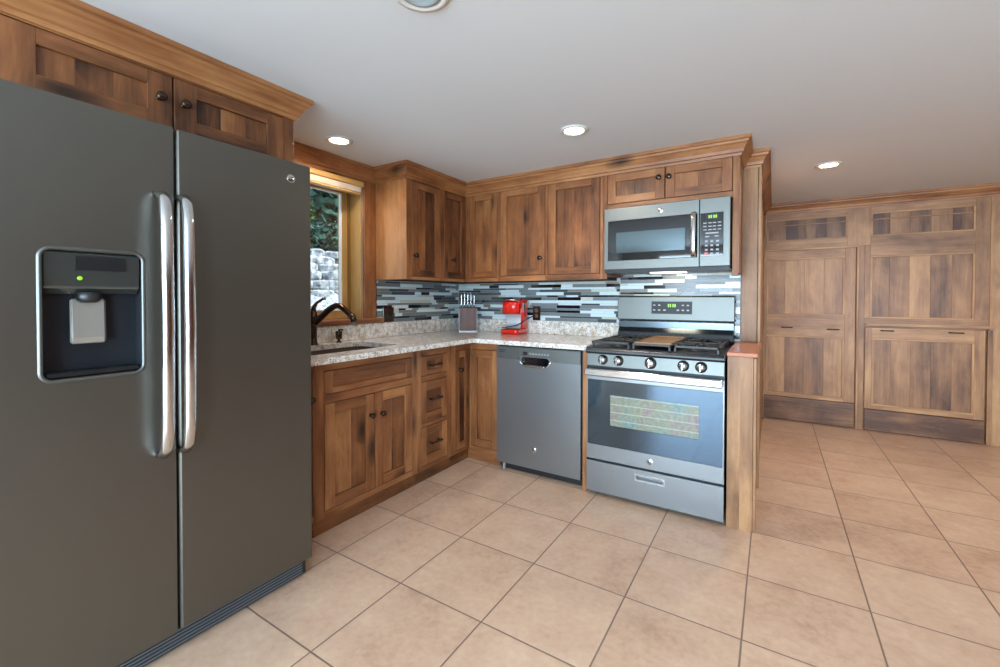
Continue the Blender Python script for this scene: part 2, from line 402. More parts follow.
# crown moulding, swept and mitred along the walls and cabinet tops
PROF = [(0, 2.045), (.010, 2.045), (.013, 2.060), (.022, 2.064), (.026, 2.080), (.040, 2.104), (.050, 2.112), (.052, 2.124), (.062, 2.128), (.062, 2.1465), (0, 2.1465)]
PATH = [(.575, -2.99), (.575, -1.985), (0, -1.985), (0, -.998), (.325, -.998), (.325, -.325), (2.337, -.325), (2.337, 0), (2.43, 0), (2.43, 1.893), (6.5, 1.893)]
def crown(i0, i1, name):
    m = MB(); rows = []
    nor = []
    for a, b in zip(PATH[:-1], PATH[1:]):
        d = Vector((b[0]-a[0], b[1]-a[1])).normalized(); nor.append(Vector((d.y, -d.x)))
    for i in range(i0, i1+1):
        n1 = nor[max(i-1, 0)]; n2 = nor[min(i, len(nor)-1)]
        if i == 0: o = nor[0]
        elif i == len(PATH)-1: o = nor[-1]
        else: o = (n1+n2)/(1+n1.dot(n2))
        rows.append([Vector((PATH[i][0]+o.x*(p+.0005), PATH[i][1]+o.y*(p+.0005), z)) for p, z in PROF])
    n = len(PROF); dist = 0
    for a in range(len(rows)-1):
        L = (rows[a+1][0]-rows[a][0]).length; ru = random.uniform(0, 30); d = 0; t = random.uniform(.02, .1)
        for k in range(n):
            j = (k+1) % n; e = (rows[a][j]-rows[a][k]).length
            m.face([rows[a][k], rows[a+1][k], rows[a+1][j], rows[a][j]], [(ru, d), (ru+L, d), (ru+L, d+e), (ru, d+e)], t); d += e
    m.face(rows[0], t=0); m.face(rows[-1][::-1], t=0)
    return m.build(name, W, kind='structure')
crown(0, 2, 'trim_1'); crown(2, 3, 'trim_2'); crown(3, 7, 'trim_3'); crown(7, 9, 'trim_4'); crown(9, 10, 'trim_5')

# wood end casing of the partition, half wall beside the range, its cap
B('trim_6', M['panelling'], (2.335, 2.428, -.014, 0, .93, 2.045, 'z', -.02), kind='structure', bevel=.002)
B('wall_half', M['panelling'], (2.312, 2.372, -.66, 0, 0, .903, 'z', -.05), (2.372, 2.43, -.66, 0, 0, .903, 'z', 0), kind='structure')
B('trim_7', M['cap'], (2.308, 2.452, -.672, -.001, .904, .928, 'y', 0), kind='structure', bevel=.004)
B('trim_8', M['panelling'], (2.431, 2.446, -.66, -.60, 0, .90, 'z'), (2.431, 2.446, -.04, .03, 0, 2.04, 'z', .08), (2.431, 2.442, 1.80, 1.89, 0, 2.04), kind='structure', bevel=.002)

# far wall: panelling boards with recessed plank panels
YF = 1.893
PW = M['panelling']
def panel_set(m, x0, x1, z0, z1, y, n, t=0, mould=.016):
    """planks side by side with a small raised moulding round them, front at y (towards -y)"""
    wd = (x1-x0)/n
    for i in range(n): m.box(x0+i*wd, x0+(i+1)*wd, y, y+.008, z0, z1, 'z', random.uniform(-.2, .12)+t)
    for a, b, c, d, g in ((x0, x1, z0, z0+mould, 'x'), (x0, x1, z1-mould, z1, 'x'), (x0, x0+mould, z0+mould, z1-mould, 'z'), (x1-mould, x1, z0+mould, z1-mould, 'z')):
        m.box(a, b, y-.012, y+.004, c, d, g, .08)
m = MB()
m.box(2.32, 6.6, YF+.02, 2.0, 0, ZC-.001, 'x')
fr = lambda *a, **k: m.box(a[0], a[1], YF-.0, YF+.02, a[2], a[3], a[4] if len(a) > 4 else 'z', a[5] if len(a) > 5 else None)
fr(2.43, 2.455, 1.70, 2.146); fr(3.10, 3.268, 1.70, 2.146); fr(2.455, 3.10, 1.70, 1.775, 'x'); fr(2.455, 3.10, 1.995, 2.146, 'x')
panel_set(m, 2.455, 3.10, 1.775, 1.995, YF+.012, 4, -.05)
m.box(2.455, 3.10, YF+.0, YF+.014, 1.925, 1.935, 'x', .02)
fr(3.168, 3.228, 0, 1.70); fr(3.228, 3.268, 1.03, 1.70)
fr(3.268, 3.945, 1.60, 1.775, 'x'); fr(3.268, 3.945, 1.995, 2.146, 'x'); panel_set(m, 3.268, 3.945, 1.775, 1.995, YF+.012, 5, -.06)
m.box(3.268, 3.945, YF+.0, YF+.014, 1.925, 1.935, 'x', .02)
panel_set(m, 3.268, 3.945, 1.03, 1.60, YF+.012, 5, 0); fr(3.945, 4.03, 1.03, 2.146)
fr(3.228, 4.03, .955, 1.03, 'x'); m.box(3.24, 4.06, YF-.018, YF, .962, .985, 'x', .06)
for i in range(8):
    a = 4.03 + i*.31; m.box(a, a+.309, YF-.004, YF+.02, 0, 2.146, 'z')
m.box(4.02, 4.05, YF-.014, YF, 0, .95, 'z', -.1)
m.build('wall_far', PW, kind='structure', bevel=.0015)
m = MB(); m.box(2.432, 3.182, YF-.012, YF-.001, 1.682, 1.70, 'x', .1); m.box(3.172, 3.186, YF-.012, YF-.001, 0, 1.682, 'z', .05)
m.build('trim_9', PW, kind='structure', bevel=.002)
# low panelled door
dy = YF-.004
m = MB()
m.box(2.435, 2.458, dy, dy+.022, .235, 1.68); m.box(3.085, 3.163, dy, dy+.022, .235, 1.68)
m.box(2.458, 3.085, dy, dy+.022, 1.605, 1.68, 'x'); m.box(2.458, 3.085, dy, dy+.022, .845, 1.045, 'x', .02)
panel_set(m, 2.458, 3.085, 1.045, 1.605, dy+.012, 4, .04); panel_set(m, 2.458, 3.085, .26, .845, dy+.012, 4, -.05)
m.box(2.458, 3.085, dy, dy+.022, .235, .26, 'x', .1)
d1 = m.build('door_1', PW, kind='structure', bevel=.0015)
B('kick_board', PW, (2.435, 3.163, dy-.010, dy+.022, .008, .233, 'x', -.2), parent=d1, bevel=.002)
def slim_pull(x, z, y, parent):
    m = MB(); m.tube([(x-.045, y+.004, z), (x-.045, y-.014, z), (x+.045, y-.014, z), (x+.045, y+.004, z)], .005, 8, flat=1)
    return m.build('pull', M['bronze'], parent)
slim_pull(2.632, .925, dy-.001, d1); slim_pull(3.0, .918, dy-.001, d1)
# low panelled hatch
h = thing('panelled_hatch', 'low square wood panelled hatch with two slim pulls beneath the long wood rail', 'hatch', (3.235, dy, .008))
m = MB(); zz = lambda v: v-.008
def hb(x0, x1, z0, z1, g='z', t=None): m.box(x0-3.235, x1-3.235, 0, .02, zz(z0), zz(z1), g, t)
hb(3.237, 3.285, .2, .945); hb(3.947, 4.01, .2, .945); hb(3.285, 3.947, .85, .945, 'x', .03); hb(3.285, 3.947, .2, .235, 'x', .08)
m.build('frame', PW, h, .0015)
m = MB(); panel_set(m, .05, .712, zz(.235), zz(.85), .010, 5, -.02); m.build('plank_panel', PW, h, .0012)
B('kick_board', PW, (.002, .775, -.010, .02, 0, .188, 'x', -.18), parent=h, bevel=.002)
slim_pull(.155, .912, -.001, h); slim_pull(.60, .912, -.001, h)

# ---------------------------------------------------------------- window over the sink
JX = -.12
m = MB()
m.box(JX-.02, .0, WY1-.016, WY1, WZ0+.02, WZ1, 'z', .0); m.box(JX-.02, 0, WY0, WY0+.016, WZ0+.02, WZ1, 'z', 0); m.box(JX-.02, 0, WY0, WY1, WZ1-.016, WZ1, 'y', 0)
for y in (WY1-.034, WY0+.016): m.box(JX+.0005, JX+.014, y, y+.018, WZ0+.02, WZ1-.016, 'z', -.35)
win = m.build('window_1', M['oak'], kind='structure', bevel=.001)
m = MB(); yi0, yi1 = WY0+.016, WY1-.016
m.recess(lambda u, v, q: (JX-q, u, v), yi0, yi1, WZ0+.02, WZ1-.016, yi0+.07, yi1-.07, WZ0+.08, WZ1-.07, .035, .035, through=True, t=.06)
m.build('sash', M['oak'], win, .003)
m = MB(); m.recess(lambda u, v, q: (JX+.004-q, u, v), yi0+.066, yi1-.066, WZ0+.076, WZ1-.066, yi0+.076, yi1-.076, WZ0+.086, WZ1-.076, .018, .018, through=True)
m.build('white_glazing_bead', M['white'], win)
B('pane', M['glass'], (JX-.022, JX-.018, yi0+.06, yi1-.06, WZ0+.07, WZ1-.06), parent=win)
B('stool', W, (JX-.02, .045, -2.15, -.945, 1.025, 1.06, 'y', .03), parent=win, bevel=.006)
B('casing', W, (.001, .022, WY1, -1.005, 1.06, 2.045, 'z', 0), (.001, .022, -2.1, WY0, 1.06, 2.045, 'z', 0), (.001, .022, WY0, WY1, WZ1, 2.045, 'y', 0), parent=win, bevel=.002)
B('trim_10', W, (.0005, .012, -1.004, -.99, 1.06, 2.045, 'z', -.1), kind='structure')
bl = thing('window_blind', 'raised wooden slat blind bunched at the head of the sink window', 'blind', (.02, -1.55, 1.94))
B('valance', M['oak'], (-.02, .022, -.42, .425, .048, .085, 'y', .05), parent=bl, bevel=.006)
m = MB()
for i in range(5): m.box(-.03, .012, -.41, .405, .012+i*.0072, .017+i*.0072, 'y')
m.build('slat_stack', M['cloud'], bl)
B('bottom_rail', M['oak'], (-.03, .014, -.41, .405, -.006, .008, 'y', .12), parent=bl, bevel=.003)

# ---------------------------------------------------------------- cabinets
def knob_mesh():
    m = MB(); m.lathe([(.004, 0), (.011, .001), (.011, .003), (.005, .006), (.005, .014), (.012, .018), (.0165, .024), (.0165, .028), (.012, .032), (.001, .0335)], ax=(0, -1, 0), seg=20)
    return m
KNOB = None
def knob(parent, x, y, z):
    global KNOB
    if KNOB is None:
        o = knob_mesh().build('knob', M['bronze'], parent); KNOB = o.data
    else: o = link('knob', KNOB, parent)
    o.location = (x, y, z); return o
def bar_pull(parent, x, y, z):
    m = MB()
    for s in (-1, 1): m.lathe([(.008, 0), (.008, .003), (.0045, .006), (.0045, .022), (.0085, .024), (.0085, .03), (.004, .034)], (s*.042, 0, 0), (0, -1, 0), 14)
    m.tube([(-.055, -.027, 0), (-.02, -.029, 0), (.02, -.029, 0), (.055, -.027, 0)], [.005, .006, .006, .005], 10)
    o = m.build('handle', M['bronze'], parent); o.location = (x, y, z); return o
def shaker(root, x0, x1, z0, z1, st=.052, rl=.05, name='door', t=0, y=-.002, planks=None, rec=.011, mt=None):
    g = .0032; x0 += g; x1 -= g; z0 += g; z1 -= g; m = MB(); th = .02
    tt = lambda: random.uniform(-.06, .07)+t
    m.box(x0, x0+st, y, y+th, z0, z1, 'z', tt()); m.box(x1-st, x1, y, y+th, z0, z1, 'z', tt())
    m.box(x0+st, x1-st, y, y+th, z1-rl, z1, 'x', tt()); m.box(x0+st, x1-st, y, y+th, z0, z0+rl, 'x', tt())
    wd = x1-x0-2*st; n = planks or max(1, round(wd/.11))
    cuts = [0]+sorted((k+random.uniform(-.2, .2))/n for k in range(1, n))+[1]
    wide = wd > (z1-z0)*1.4
    for a, b in zip(cuts[:-1], cuts[1:]):
        m.box(x0+st+wd*a, x0+st+wd*b, y+rec, y+th-.003, z0+rl, z1-rl, 'x' if wide and n == 1 else 'z', random.uniform(-.13, .06)+t)
    return m.build(name, mt or W, root, .0012)
def cabinet(name, label, loc, rz, Wd, H, D, bays, group=None, side=None, t=0, kick=0, bz0=None, bz1=None, bw=None):
    """bays: (x0, x1, [(z0, z1, kind, option)]); face frame boards fill what the openings leave"""
    r = thing(name, label, 'cabinet', loc, rz, group)
    m = MB(); m.box(.001, (bw or Wd)-.001, .021, D, kick if bz0 is None else bz0, bz1 or H, 'z', t-.05); m.build('body', M['inside'], r)
    if side: B('end_panel', W, (-.004, .0005, .0, D, kick, H, 'z', .20), parent=r)
    m = MB(); x = 0; T = lambda: random.uniform(-.05, .08)+t
    for b in bays:
        if b[0] > x: m.box(x, b[0], 0, .02, kick, H, 'z', T())
        z = kick
        for o in sorted(b[2]):
            if o[0] > z: m.box(b[0], b[1], 0, .02, z, o[0], 'x', T())
            z = o[1]
        if z < H: m.box(b[0], b[1], 0, .02, z, H, 'x', T())
        x = b[1]
    if x < Wd: m.box(x, Wd, 0, .02, kick, H, 'z', T())
    m.build('face_frame', W, r, .001)
    for b in bays:
        for z0, z1, kind, op in b[2]:
            if kind == 'door':
                d = shaker(r, b[0], b[1], z0, z1, *(op.get('s', (.055, .05))), t=t+op.get('t', 0), planks=op.get('n'))
                if 'k' in op: knob(d, op['k'][0], -.002, op['k'][1])
            elif kind == 'pair':
                c = op.get('c', (b[0]+b[1])/2)
                for k, (p, q) in enumerate(((b[0], c), (c, b[1]))):
                    d = shaker(r, p, q, z0, z1, *(op.get('s', (.055, .05))), t=t+op.get('t', 0)); knob(d, op['k'][2*k], -.002, op['k'][2*k+1])
            elif kind == 'drawer':
                d = shaker(r, b[0], b[1], z0, z1, .05, op.get('r', .032), 'drawer', t=t, planks=1); bar_pull(d, (b[0]+b[1])/2, .002, (z0+z1)/2+op.get('dz', 0))
            elif kind == 'false':
                shaker(r, b[0], b[1], z0, z1, .05, .032, 'false_drawer_front', t=t, planks=1)
    return r
# wall cabinets
ZU = 1.34
cabinet('wall_cabinet', 'upper wood cabinet with two knotty doors beside the sink window', (.325, -.998, ZU), PI/2, .671, ZC-ZU-.004, .322,
        [(.055, .357, [(.022, .705, 'door', {'k': (.077, .172), 'n': 2, 't': -.05})]), (.404, .668, [(.022, .705, 'door', {'k': (.497, .17), 'n': 2, 't': -.08, 's': (.045, .05)})])], side=True, t=-.02, bw=.995)
cabinet('wall_cabinet', 'narrow corner wall cabinet with one slim door meeting the window side cabinet', (.327, -.325, ZU), 0, .328, ZC-ZU-.004, .322,
        [(.045, .316, [(.03, .71, 'door', {'n': 2, 's': (.05, .05)})])])
cabinet('wall_cabinet', 'wide two door wall cabinet hanging over the red coffee maker and dishwasher', (.656, -.325, ZU), 0, .855, ZC-ZU-.004, .322,
        [(.013, .411, [(.04, .71, 'door', {'k': (.376, .168), 's': (.06, .05)})]), (.433, .835, [(.04, .71, 'door', {'s': (.062, .05)})])])
mc = cabinet('wall_cabinet', 'short two door wall cabinet directly above the microwave', (1.512, -.325, ZU), 0, .825, ZC-ZU-.004, .322,
        [(.030, .792, [(.0, .468, 'open', {}), (.505, .708, 'pair', {'c': .408, 'k': (.372, .64, .434, .638), 's': (.055, .05)})])], bz0=.475)
B('side_panel', W, (.793, .824, .021, .31, .02, .474), parent=mc); B('side_panel', W, (.001, .029, .021, .31, .02, .474), parent=mc)
B('end_panel', W, (.825, .829, 0, .322, .02, ZC-ZU-.004, 'z', .04), parent=mc)
# refrigerator surround
rc = cabinet('wall_cabinet', 'two door cabinet tinted for shade above the refrigerator under the ceiling crown', (.575, -2.985, .0), PI/2, 1.0, ZC-.003, .57,
        [(.085, .953, [(1.84, 2.04, 'pair', {'c': .519, 'k': (.475, 1.945, .553, 1.945), 's': (.075, .05), 't': -.06})])], kick=1.80)  # doors tinted darker: shade of the dim corner put into the colour
B('side_panel', W, (.978, 1.0, .021, .57, .002, ZC-.003), parent=rc, bevel=.001)
B('side_panel', W, (-.004, .0005, .0, .57, 1.80, ZC-.003), parent=rc)
# base cabinets of the sink run
FX = .58; ZB = .883
def kickb(r, a, b, t=-.14): B('kick_board', W, (a, b, .022, .042, .001, .084, 'x', t), parent=r, bevel=.002)
c = cabinet('base_cabinet', 'narrow dark base cabinet door half hidden by the refrigerator edge', (FX, -1.984, 0), PI/2, .098, ZB, .575,
        [(.008, .088, [(.12, .845, 'door', {'k': (.072, .706), 's': (.02, .05), 'n': 1, 't': -.12})])], kick=.085, t=-.08); kickb(c, 0, .098)
c = cabinet('base_cabinet', 'double door base cabinet below the sink with false drawer front on top', (FX, -1.885, 0), PI/2, .719, ZB, .575,
        [(.05, .68, [(.118, .668, 'pair', {'c': .378, 'k': (.346, .545, .425, .54), 's': (.06, .055)}), (.712, .836, 'false', {})])], kick=.085, bz1=.67); kickb(c, 0, .719)
c = cabinet('base_cabinet', 'base cabinet with a stack of three small drawers with bar handles', (FX, -1.165, 0), PI/2, .349, ZB, .575,
        [(.037, .298, [(.108, .365, 'drawer', {'r': .06, 'dz': .01}), (.390, .662, 'drawer', {'r': .06, 'dz': .012}), (.698, .828, 'drawer', {})])], kick=.085, t=-.02); kickb(c, 0, .349)
c = cabinet('base_cabinet', 'tall single door base cabinet in the inner corner beside the drawer stack', (FX, -.815, 0), PI/2, .203, ZB, .575,
        [(.041, .201, [(.108, .83, 'door', {'k': (.085, .69), 's': (.045, .05), 'n': 1, 't': -.06})])], kick=.085); kickb(c, 0, .218)
c = cabinet('base_cabinet', 'slim panel front base cabinet between the inner corner and the dishwasher', (.582, -.61, 0), 0, .266, ZB, .605,
        [(.016, .262, [(.108, .83, 'door', {'s': (.05, .055), 'n': 1})])], kick=.085, t=.02)
B('kick_board', W, (-.023, .266, .014, .034, .001, .084, 'x', -.02), parent=c, bevel=.002)
tag(B('filler_panel', W, (1.503, 1.533, -.662, -.003, .001, .882, 'z', .06), bevel=.002), 'thin upright wood filler strip between the dishwasher and the gas range', 'panel')

# ---------------------------------------------------------------- worktop, sink, tap
ct = thing('countertop', 'pale speckled granite corner countertop with low granite upstand', 'countertop', (0, 0, .884))
m = MB(); m.recess(lambda u, v, q: (u, v, .03-q), .002, .665, -1.983, -.003, .13, .52, -1.88, -1.25, .03, .03, through=True, rr=.05)
m.box(.665, 1.502, -.675, -.003, 0, .03); m.box(1.502, 1.534, -.675, -.003, 0, .03); m.build('slab', M['granite'], ct)
B('upstand', M['granite'], (.023, 1.532, -.023, -.003, .0305, .138), parent=ct, bevel=.002)
B('upstand', M['granite'], (.003, .0225, -1.983, -.003, .0305, .138), parent=ct, bevel=.002)
sk = thing('sink', 'dark undermount sink bowl set in the granite counter below the window', 'sink', (0, 0, .69))
m = MB(); m.recess(lambda u, v, q: (u, v, .193-q), .10, .55, -1.87, -1.24, .125, .525, -1.86, -1.245, .19, .175, rr=.05); m.build('bowl', M['sink'], sk)
m = MB(); m.lathe([(.045, 0), (.045, .004), (.03, .005), (.028, .001), (.004, .001)], (.32, -1.55, .0185)); m.build('drain', M['bronze'], sk)
fa = thing('faucet', 'dark bronze curved spout kitchen faucet with lever standing behind the sink', 'faucet', (.075, -1.55, .9145))
m = MB(); m.lathe([(.030, 0), (.030, .006), (.024, .012), (.022, .05), (.022, .10), (.0245, .14), (.026, .17), (.023, .20), (.014, .215), (.001, .22)]); m.build('body', M['bronze'], fa)
m = MB(); pts = []; d = Vector((.245, .10, 0))
for k in range(15):
    a = k/14; z = .12 + .135*math.sin(min(a*1.25, 1.0)*PI*.52+.0) - max(0, a-.55)**1.6*.30
    pts.append(Vector((d.x*a, d.y*a, z)))
m.tube(pts, [.021-.004*k/14 for k in range(15)], 14); m.build('spout', M['bronze'], fa)
e = pts[-1]; m = MB(); dn = (pts[-1]-pts[-2]).normalized(); dn = (dn+Vector((0, 0, -.8))).normalized()
m.lathe([(.0195, -.022), (.021, 0), (.020, .026), (.014, .028), (.001, .028)], e, dn, 16); m.build('spray_head', M['bronze'], fa)
m = MB(); m.tube([(0, 0, .20), (.0, .004, .235), (.012, .018, .262), (.03, .045, .285), (.04, .06, .29)], [.018, .014, .009, .0075, .009], 12); m.build('lever', M['bronze'], fa)
sd = thing('soap_dispenser', 'short dark cup shaped soap dispenser beside the faucet', 'soap dispenser', (.075, -1.365, .9145))
m = MB(); m.lathe([(.019, 0), (.019, .004), (.010, .010), (.010, .020), (.020, .026), (.022, .070), (.019, .074), (.001, .074)], seg=20); m.build('pump_body', M['bronze'], sd)
m = MB(); m.tube([(0, 0, .073), (0, 0, .082), (.028, .006, .084), (.034, .007, .078)], [.007, .007, .006, .005], 10); m.build('nozzle', M['bronze'], sd)

# ---------------------------------------------------------------- mosaic backsplashes
def mosaic(name, label, P, L, z0, z1, seed, loc, holes=()):
    """rows of glass and stone strips; P(u, z, w) with w out of the wall"""
    rnd = random.Random(seed); m = MB()
    def bx(u0, u1, a, b, w, mi):
        c = [P(u, z, q) for q in (0, w) for z in (a, b) for u in (u0, u1)]
        xs, ys, zs = zip(*c); m.box(min(xs), max(xs), min(ys), max(ys), min(zs), max(zs), 'x', 0, mi)
    bx(0, L, z0, z1, .003, 6)
    z = z0+.001; k = 0
    seq = [.026, .015, .026, .021, .015, .026, .015, .024]
    while z < z1-.008:
        h = min(seq[k % len(seq)], z1-z-.001); k += 1
        u = -rnd.uniform(0, .1)
        while u < L:
            ln = rnd.choice([.075, .1, .15, .15, .2, .2, .25]); a, b = max(u, 0.0005), min(u+ln, L-.0005)
            mi = rnd.choices(range(6), [34, 9, 20, 14, 20, 8])[0]
            if b-a > .012: bx(a+.0008, b-.0008, z, z+h-.0016, .006 if mi in (0, 4) else .0055, mi)
            u += ln
        z += h
    o = m.build(name, TILE+[M['grout']]); tag(o, label, 'backsplash'); return o
mosaic('tile_backsplash', 'long mosaic strip tile backsplash running behind the red coffee maker', lambda u, z, w_: (.009+u, -.001-w_, z), 1.526, 1.0225, 1.339, 3, None)
m_lo = mosaic('tile_backsplash', 'bright mosaic strip tile backsplash between the gas range and the microwave', lambda u, z, w_: (1.536+u, -.001-w_, z), .796, .94, 1.40, 5, None)
mosaic('tile_backsplash', 'short mosaic tile backsplash between the sink window and the corner', lambda u, z, w_: (.001+w_, -.988+u, z), .98, 1.0225, 1.339, 11, None)

# ---------------------------------------------------------------- wall outlets
def outlet(label, loc, rz, wd, ht, duplex):
    r = thing('wall_outlet', label, 'outlet', loc, rz)
    B('plate', M['bronze'], (-wd/2, wd/2, -.006, 0, 0, ht), parent=r, bevel=.002)
    for z in ((.3, .7) if duplex else (.5,)):
        m = MB(); m.lathe([(.016, 0), (.016, .003), (.001, .003)], (0, -.006, ht*z), (0, -1, 0), 18)
        f = m.build('socket', M['taupe'] if duplex else M['black'], r)
        B('slot', M['black'], (-.007, -.004, -.0095, -.008, ht*z-.005, ht*z+.005), parent=f); B('slot', M['black'], (.004, .007, -.0095, -.008, ht*z-.005, ht*z+.005), parent=f)
M['taupe'] = plain('brown_socket', (104, 84, 66), .4)
outlet('dark outlet plate with two brown sockets behind the red coffee maker', (.832, -.0085, 1.024), 0, .072, .116, True)
outlet('square dark cover plate at the foot of the window casing above the counter', (.0085, -.875, 1.024), PI/2, .105, .112, False)

# ---------------------------------------------------------------- refrigerator
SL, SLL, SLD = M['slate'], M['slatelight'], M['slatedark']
def badge(parent, P, r):
    """round emblem; P(u, v, w) maps the badge plane"""
    o = Vector(P(0, 0, 0)); nrm = (Vector(P(0, 0, 1))-o)
    m = MB(); m.lathe([(r, 0), (r, .0015), (r*.94, .0022), (r*.86, .0014), (r*.80, .0022), (.001, .0024)], o, nrm, 28)
    bd = m.build('badge', M['chrome'], parent)
    m = MB()
    def arc(cx, cy, rr, a0, a1, n=14): return [P(cx+rr*math.cos(a0+(a1-a0)*k/n), cy+rr*math.sin(a0+(a1-a0)*k/n), .003) for k in range(n+1)]
    q = r*.06
    m.tube(arc(-r*.22, r*.02, r*.30, PI*.25, PI*1.75), q, 6); m.tube([P(-r*.02, -r*.20, .003), P(-r*.02, r*.0, .003), P(-r*.2, 0, .003)], q, 6)
    m.tube(arc(r*.32, r*.18, r*.2, PI*.2, PI*1.5), q, 6); m.tube(arc(r*.32, -r*.20, r*.2, PI*.5, PI*1.8), q, 6)
    m.build('monogram', M['slatedark'], bd)
fr_ = thing('refrigerator', 'large dark slate side by side refrigerator with ice dispenser in the foreground', 'refrigerator', (0, 0, .0))
XF = .829
B('cabinet', SLD, (.06, .755, -2.972, -2.068, .03, 1.745), parent=fr_, bevel=.004)
B('grille', SLD, (.60, .785, -2.968, -2.07, .006, .078), parent=fr_, bevel=.004)
m = MB()
for i in range(5): m.box(.785, .788, -2.95, -2.09, .016+i*.012, .021+i*.012)
m.build('grille_slats', M['stripe'], fr_)
B('hinge_cover', SLD, (.68, .80, -2.14, -2.075, 1.7465, 1.763), parent=fr_, bevel=.005)
for x in (.1, .56):
    for y in (-2.96, -2.11): B('foot', M['black'], (x, x+.04, y, y+.03, 0, .0295), parent=fr_)
YS = -2.557
rd = B('fresh_food_door', M['slateshaded'], (.765, XF, YS+.004, -2.067, .089, 1.766), parent=fr_, bevel=.006)
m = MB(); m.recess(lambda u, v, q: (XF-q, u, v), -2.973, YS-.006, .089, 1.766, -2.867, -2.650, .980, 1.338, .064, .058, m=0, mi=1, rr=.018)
ld = m.build('freezer_door', [M['slateshaded'], M['cavity']], fr_, .005)
B('door_gasket', M['stripe'], (.756, .8, YS-.005, YS+.003, .095, 1.76), parent=fr_)
def fhandle(parent, y):
    m = MB(); pts = [(XF-.004, y, .70), (XF+.028, y, .704), (XF+.052, y, .73), (XF+.062, y, .80), (XF+.068, y, 1.12), (XF+.062, y, 1.44), (XF+.052, y, 1.51), (XF+.028, y, 1.534), (XF-.004, y, 1.538)]
    m.tube(pts, [.0172]*9, 16, flat=.75, up=(0, 1, 0)); m.build('handle', M['chrome'], parent)
fhandle(rd, YS+.012); fhandle(ld, YS-.048)
badge(rd, lambda u, v, q: (XF+q, -2.157+u, 1.694+v), .0175)
# dispenser
m = MB(); ring = []
for cy, cz, st in ((-2.672, 1.318, 0), (-2.845, 1.318, PI/2), (-2.845, 1.0, PI), (-2.672, 1.0, 1.5*PI)):
    for k in range(7): a = st+PI/2*k/6; ring.append(Vector((cy, cz, 0))+Vector((math.cos(a), math.sin(a), 0))*.024)
rows = []
for k, p in enumerate(ring):
    cen = Vector((-2.7585, 1.159, 0)); o_ = Vector(((-2.672 if p.x > cen.x else -2.845), (1.318 if p.y > cen.y else 1.0), 0)); d_ = (p-o_).normalized()
    rows.append([(XF-.001+h_, p.x+d_.x*w_, p.y+d_.y*w_) for w_, h_ in ((-.003, 0), (-.002, .004), (.002, .006), (.006, .004), (.0085, 0))])
m.grid(rows+[rows[0]]); m.build('dispenser_frame', M['slatelight'], ld)
m = MB(); m.prism([(0, 1.228), (.030, 1.215), (.054, 1.235), (.058, 1.336), (0, 1.336)], -2.8655, -2.6515, lambda p, q, a: (XF-.060+p, a, q)); dp = m.build('control_panel', M['panelgloss'], ld, .004)
B('screen', M['black'], (XF-.0035, XF-.001, -2.80, -2.69, 1.285, 1.325), parent=dp)
m = MB(); m.lathe([(.006, 0), (.006, .0015), (.001, .0015)], (XF-.0045, -2.79, 1.262), (1, 0, 0), 12); m.build('indicator_light', M['green'], dp)
m = MB(); m.prism([(0, 0), (.010, -.004), (.016, -.115), (.012, -.135), (0, -.13)], -2.806, -2.728, lambda p, q, a: (XF-.050+p+.014, a, 1.205+q)); m.build('paddle', plain('satin_silver_plastic', (168, 166, 158), .3, .5), ld, .006)
m = MB(); m.lathe([(.030, 0), (.027, -.022), (.018, -.03), (.001, -.03)], (XF-.028, -2.767, 1.222), seg=20); m.build('chute', M['slatedark'], ld)
B('drip_tray', M['black'], (XF-.056, XF-.002, -2.860, -2.657, .982, .996), parent=ld, bevel=.003)

# ---------------------------------------------------------------- dishwasher
dw = thing('dishwasher', 'slate steel dishwasher under the granite counter beside the range', 'dishwasher', (.853, -.65, 0))
DWW = .643
B('tub', M['black'], (.01, DWW-.005, .026, .62, .10, .872), parent=dw)
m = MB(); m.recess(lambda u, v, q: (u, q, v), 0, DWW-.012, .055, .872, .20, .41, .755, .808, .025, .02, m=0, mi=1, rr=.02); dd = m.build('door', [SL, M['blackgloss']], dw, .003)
m = MB(); a0 = .19
m.box(0, .19, -.004, -.0005, .788, .870); m.box(.42, DWW-.012, -.004, -.0005, .788, .870); m.box(.19, .42, -.004, -.0005, .812, .870); m.build('control_strip', SLL, dd, .0012)
m = MB(); m.tube([(.183, -.003, .80), (.192, -.005, .775), (.212, -.006, .752), (.25, -.007, .746), (.36, -.007, .746), (.398, -.006, .752), (.418, -.005, .775), (.427, -.003, .80)], .006, 8); m.build('pocket_handle', M['chrome'], dd)
B('display', M['black'], (.215, .25, -.0055, -.0042, .822, .845), parent=dd)
for i in range(7): B('button', M['greykey'], (.265+i*.022, .279+i*.022, -.0055, -.0042, .828, .838), parent=dd)
m = MB()
for i, (a, b) in enumerate(((.02, .075), (.025, .068))): m.box(a, b, -.005, -.0042, .845-i*.013, .850-i*.013)
m.build('lettering', M['slatedark'], dd)
badge(dd, lambda u, v, q: (.298+u, -q-.0005, .186+v), .019)
B('toe_kick', M['black'], (.055, DWW-.005, .03, .05, .008, .054), parent=dw, bevel=.002)
B('side_bracket', M['silver'], (.05, .054, .012, .03, .006, .053), parent=dw)
for x in (.08, .54):
    for y in (.06, .55): B('foot', M['black'], (x, x+.03, y, y+.03, 0, .0995), parent=dw)

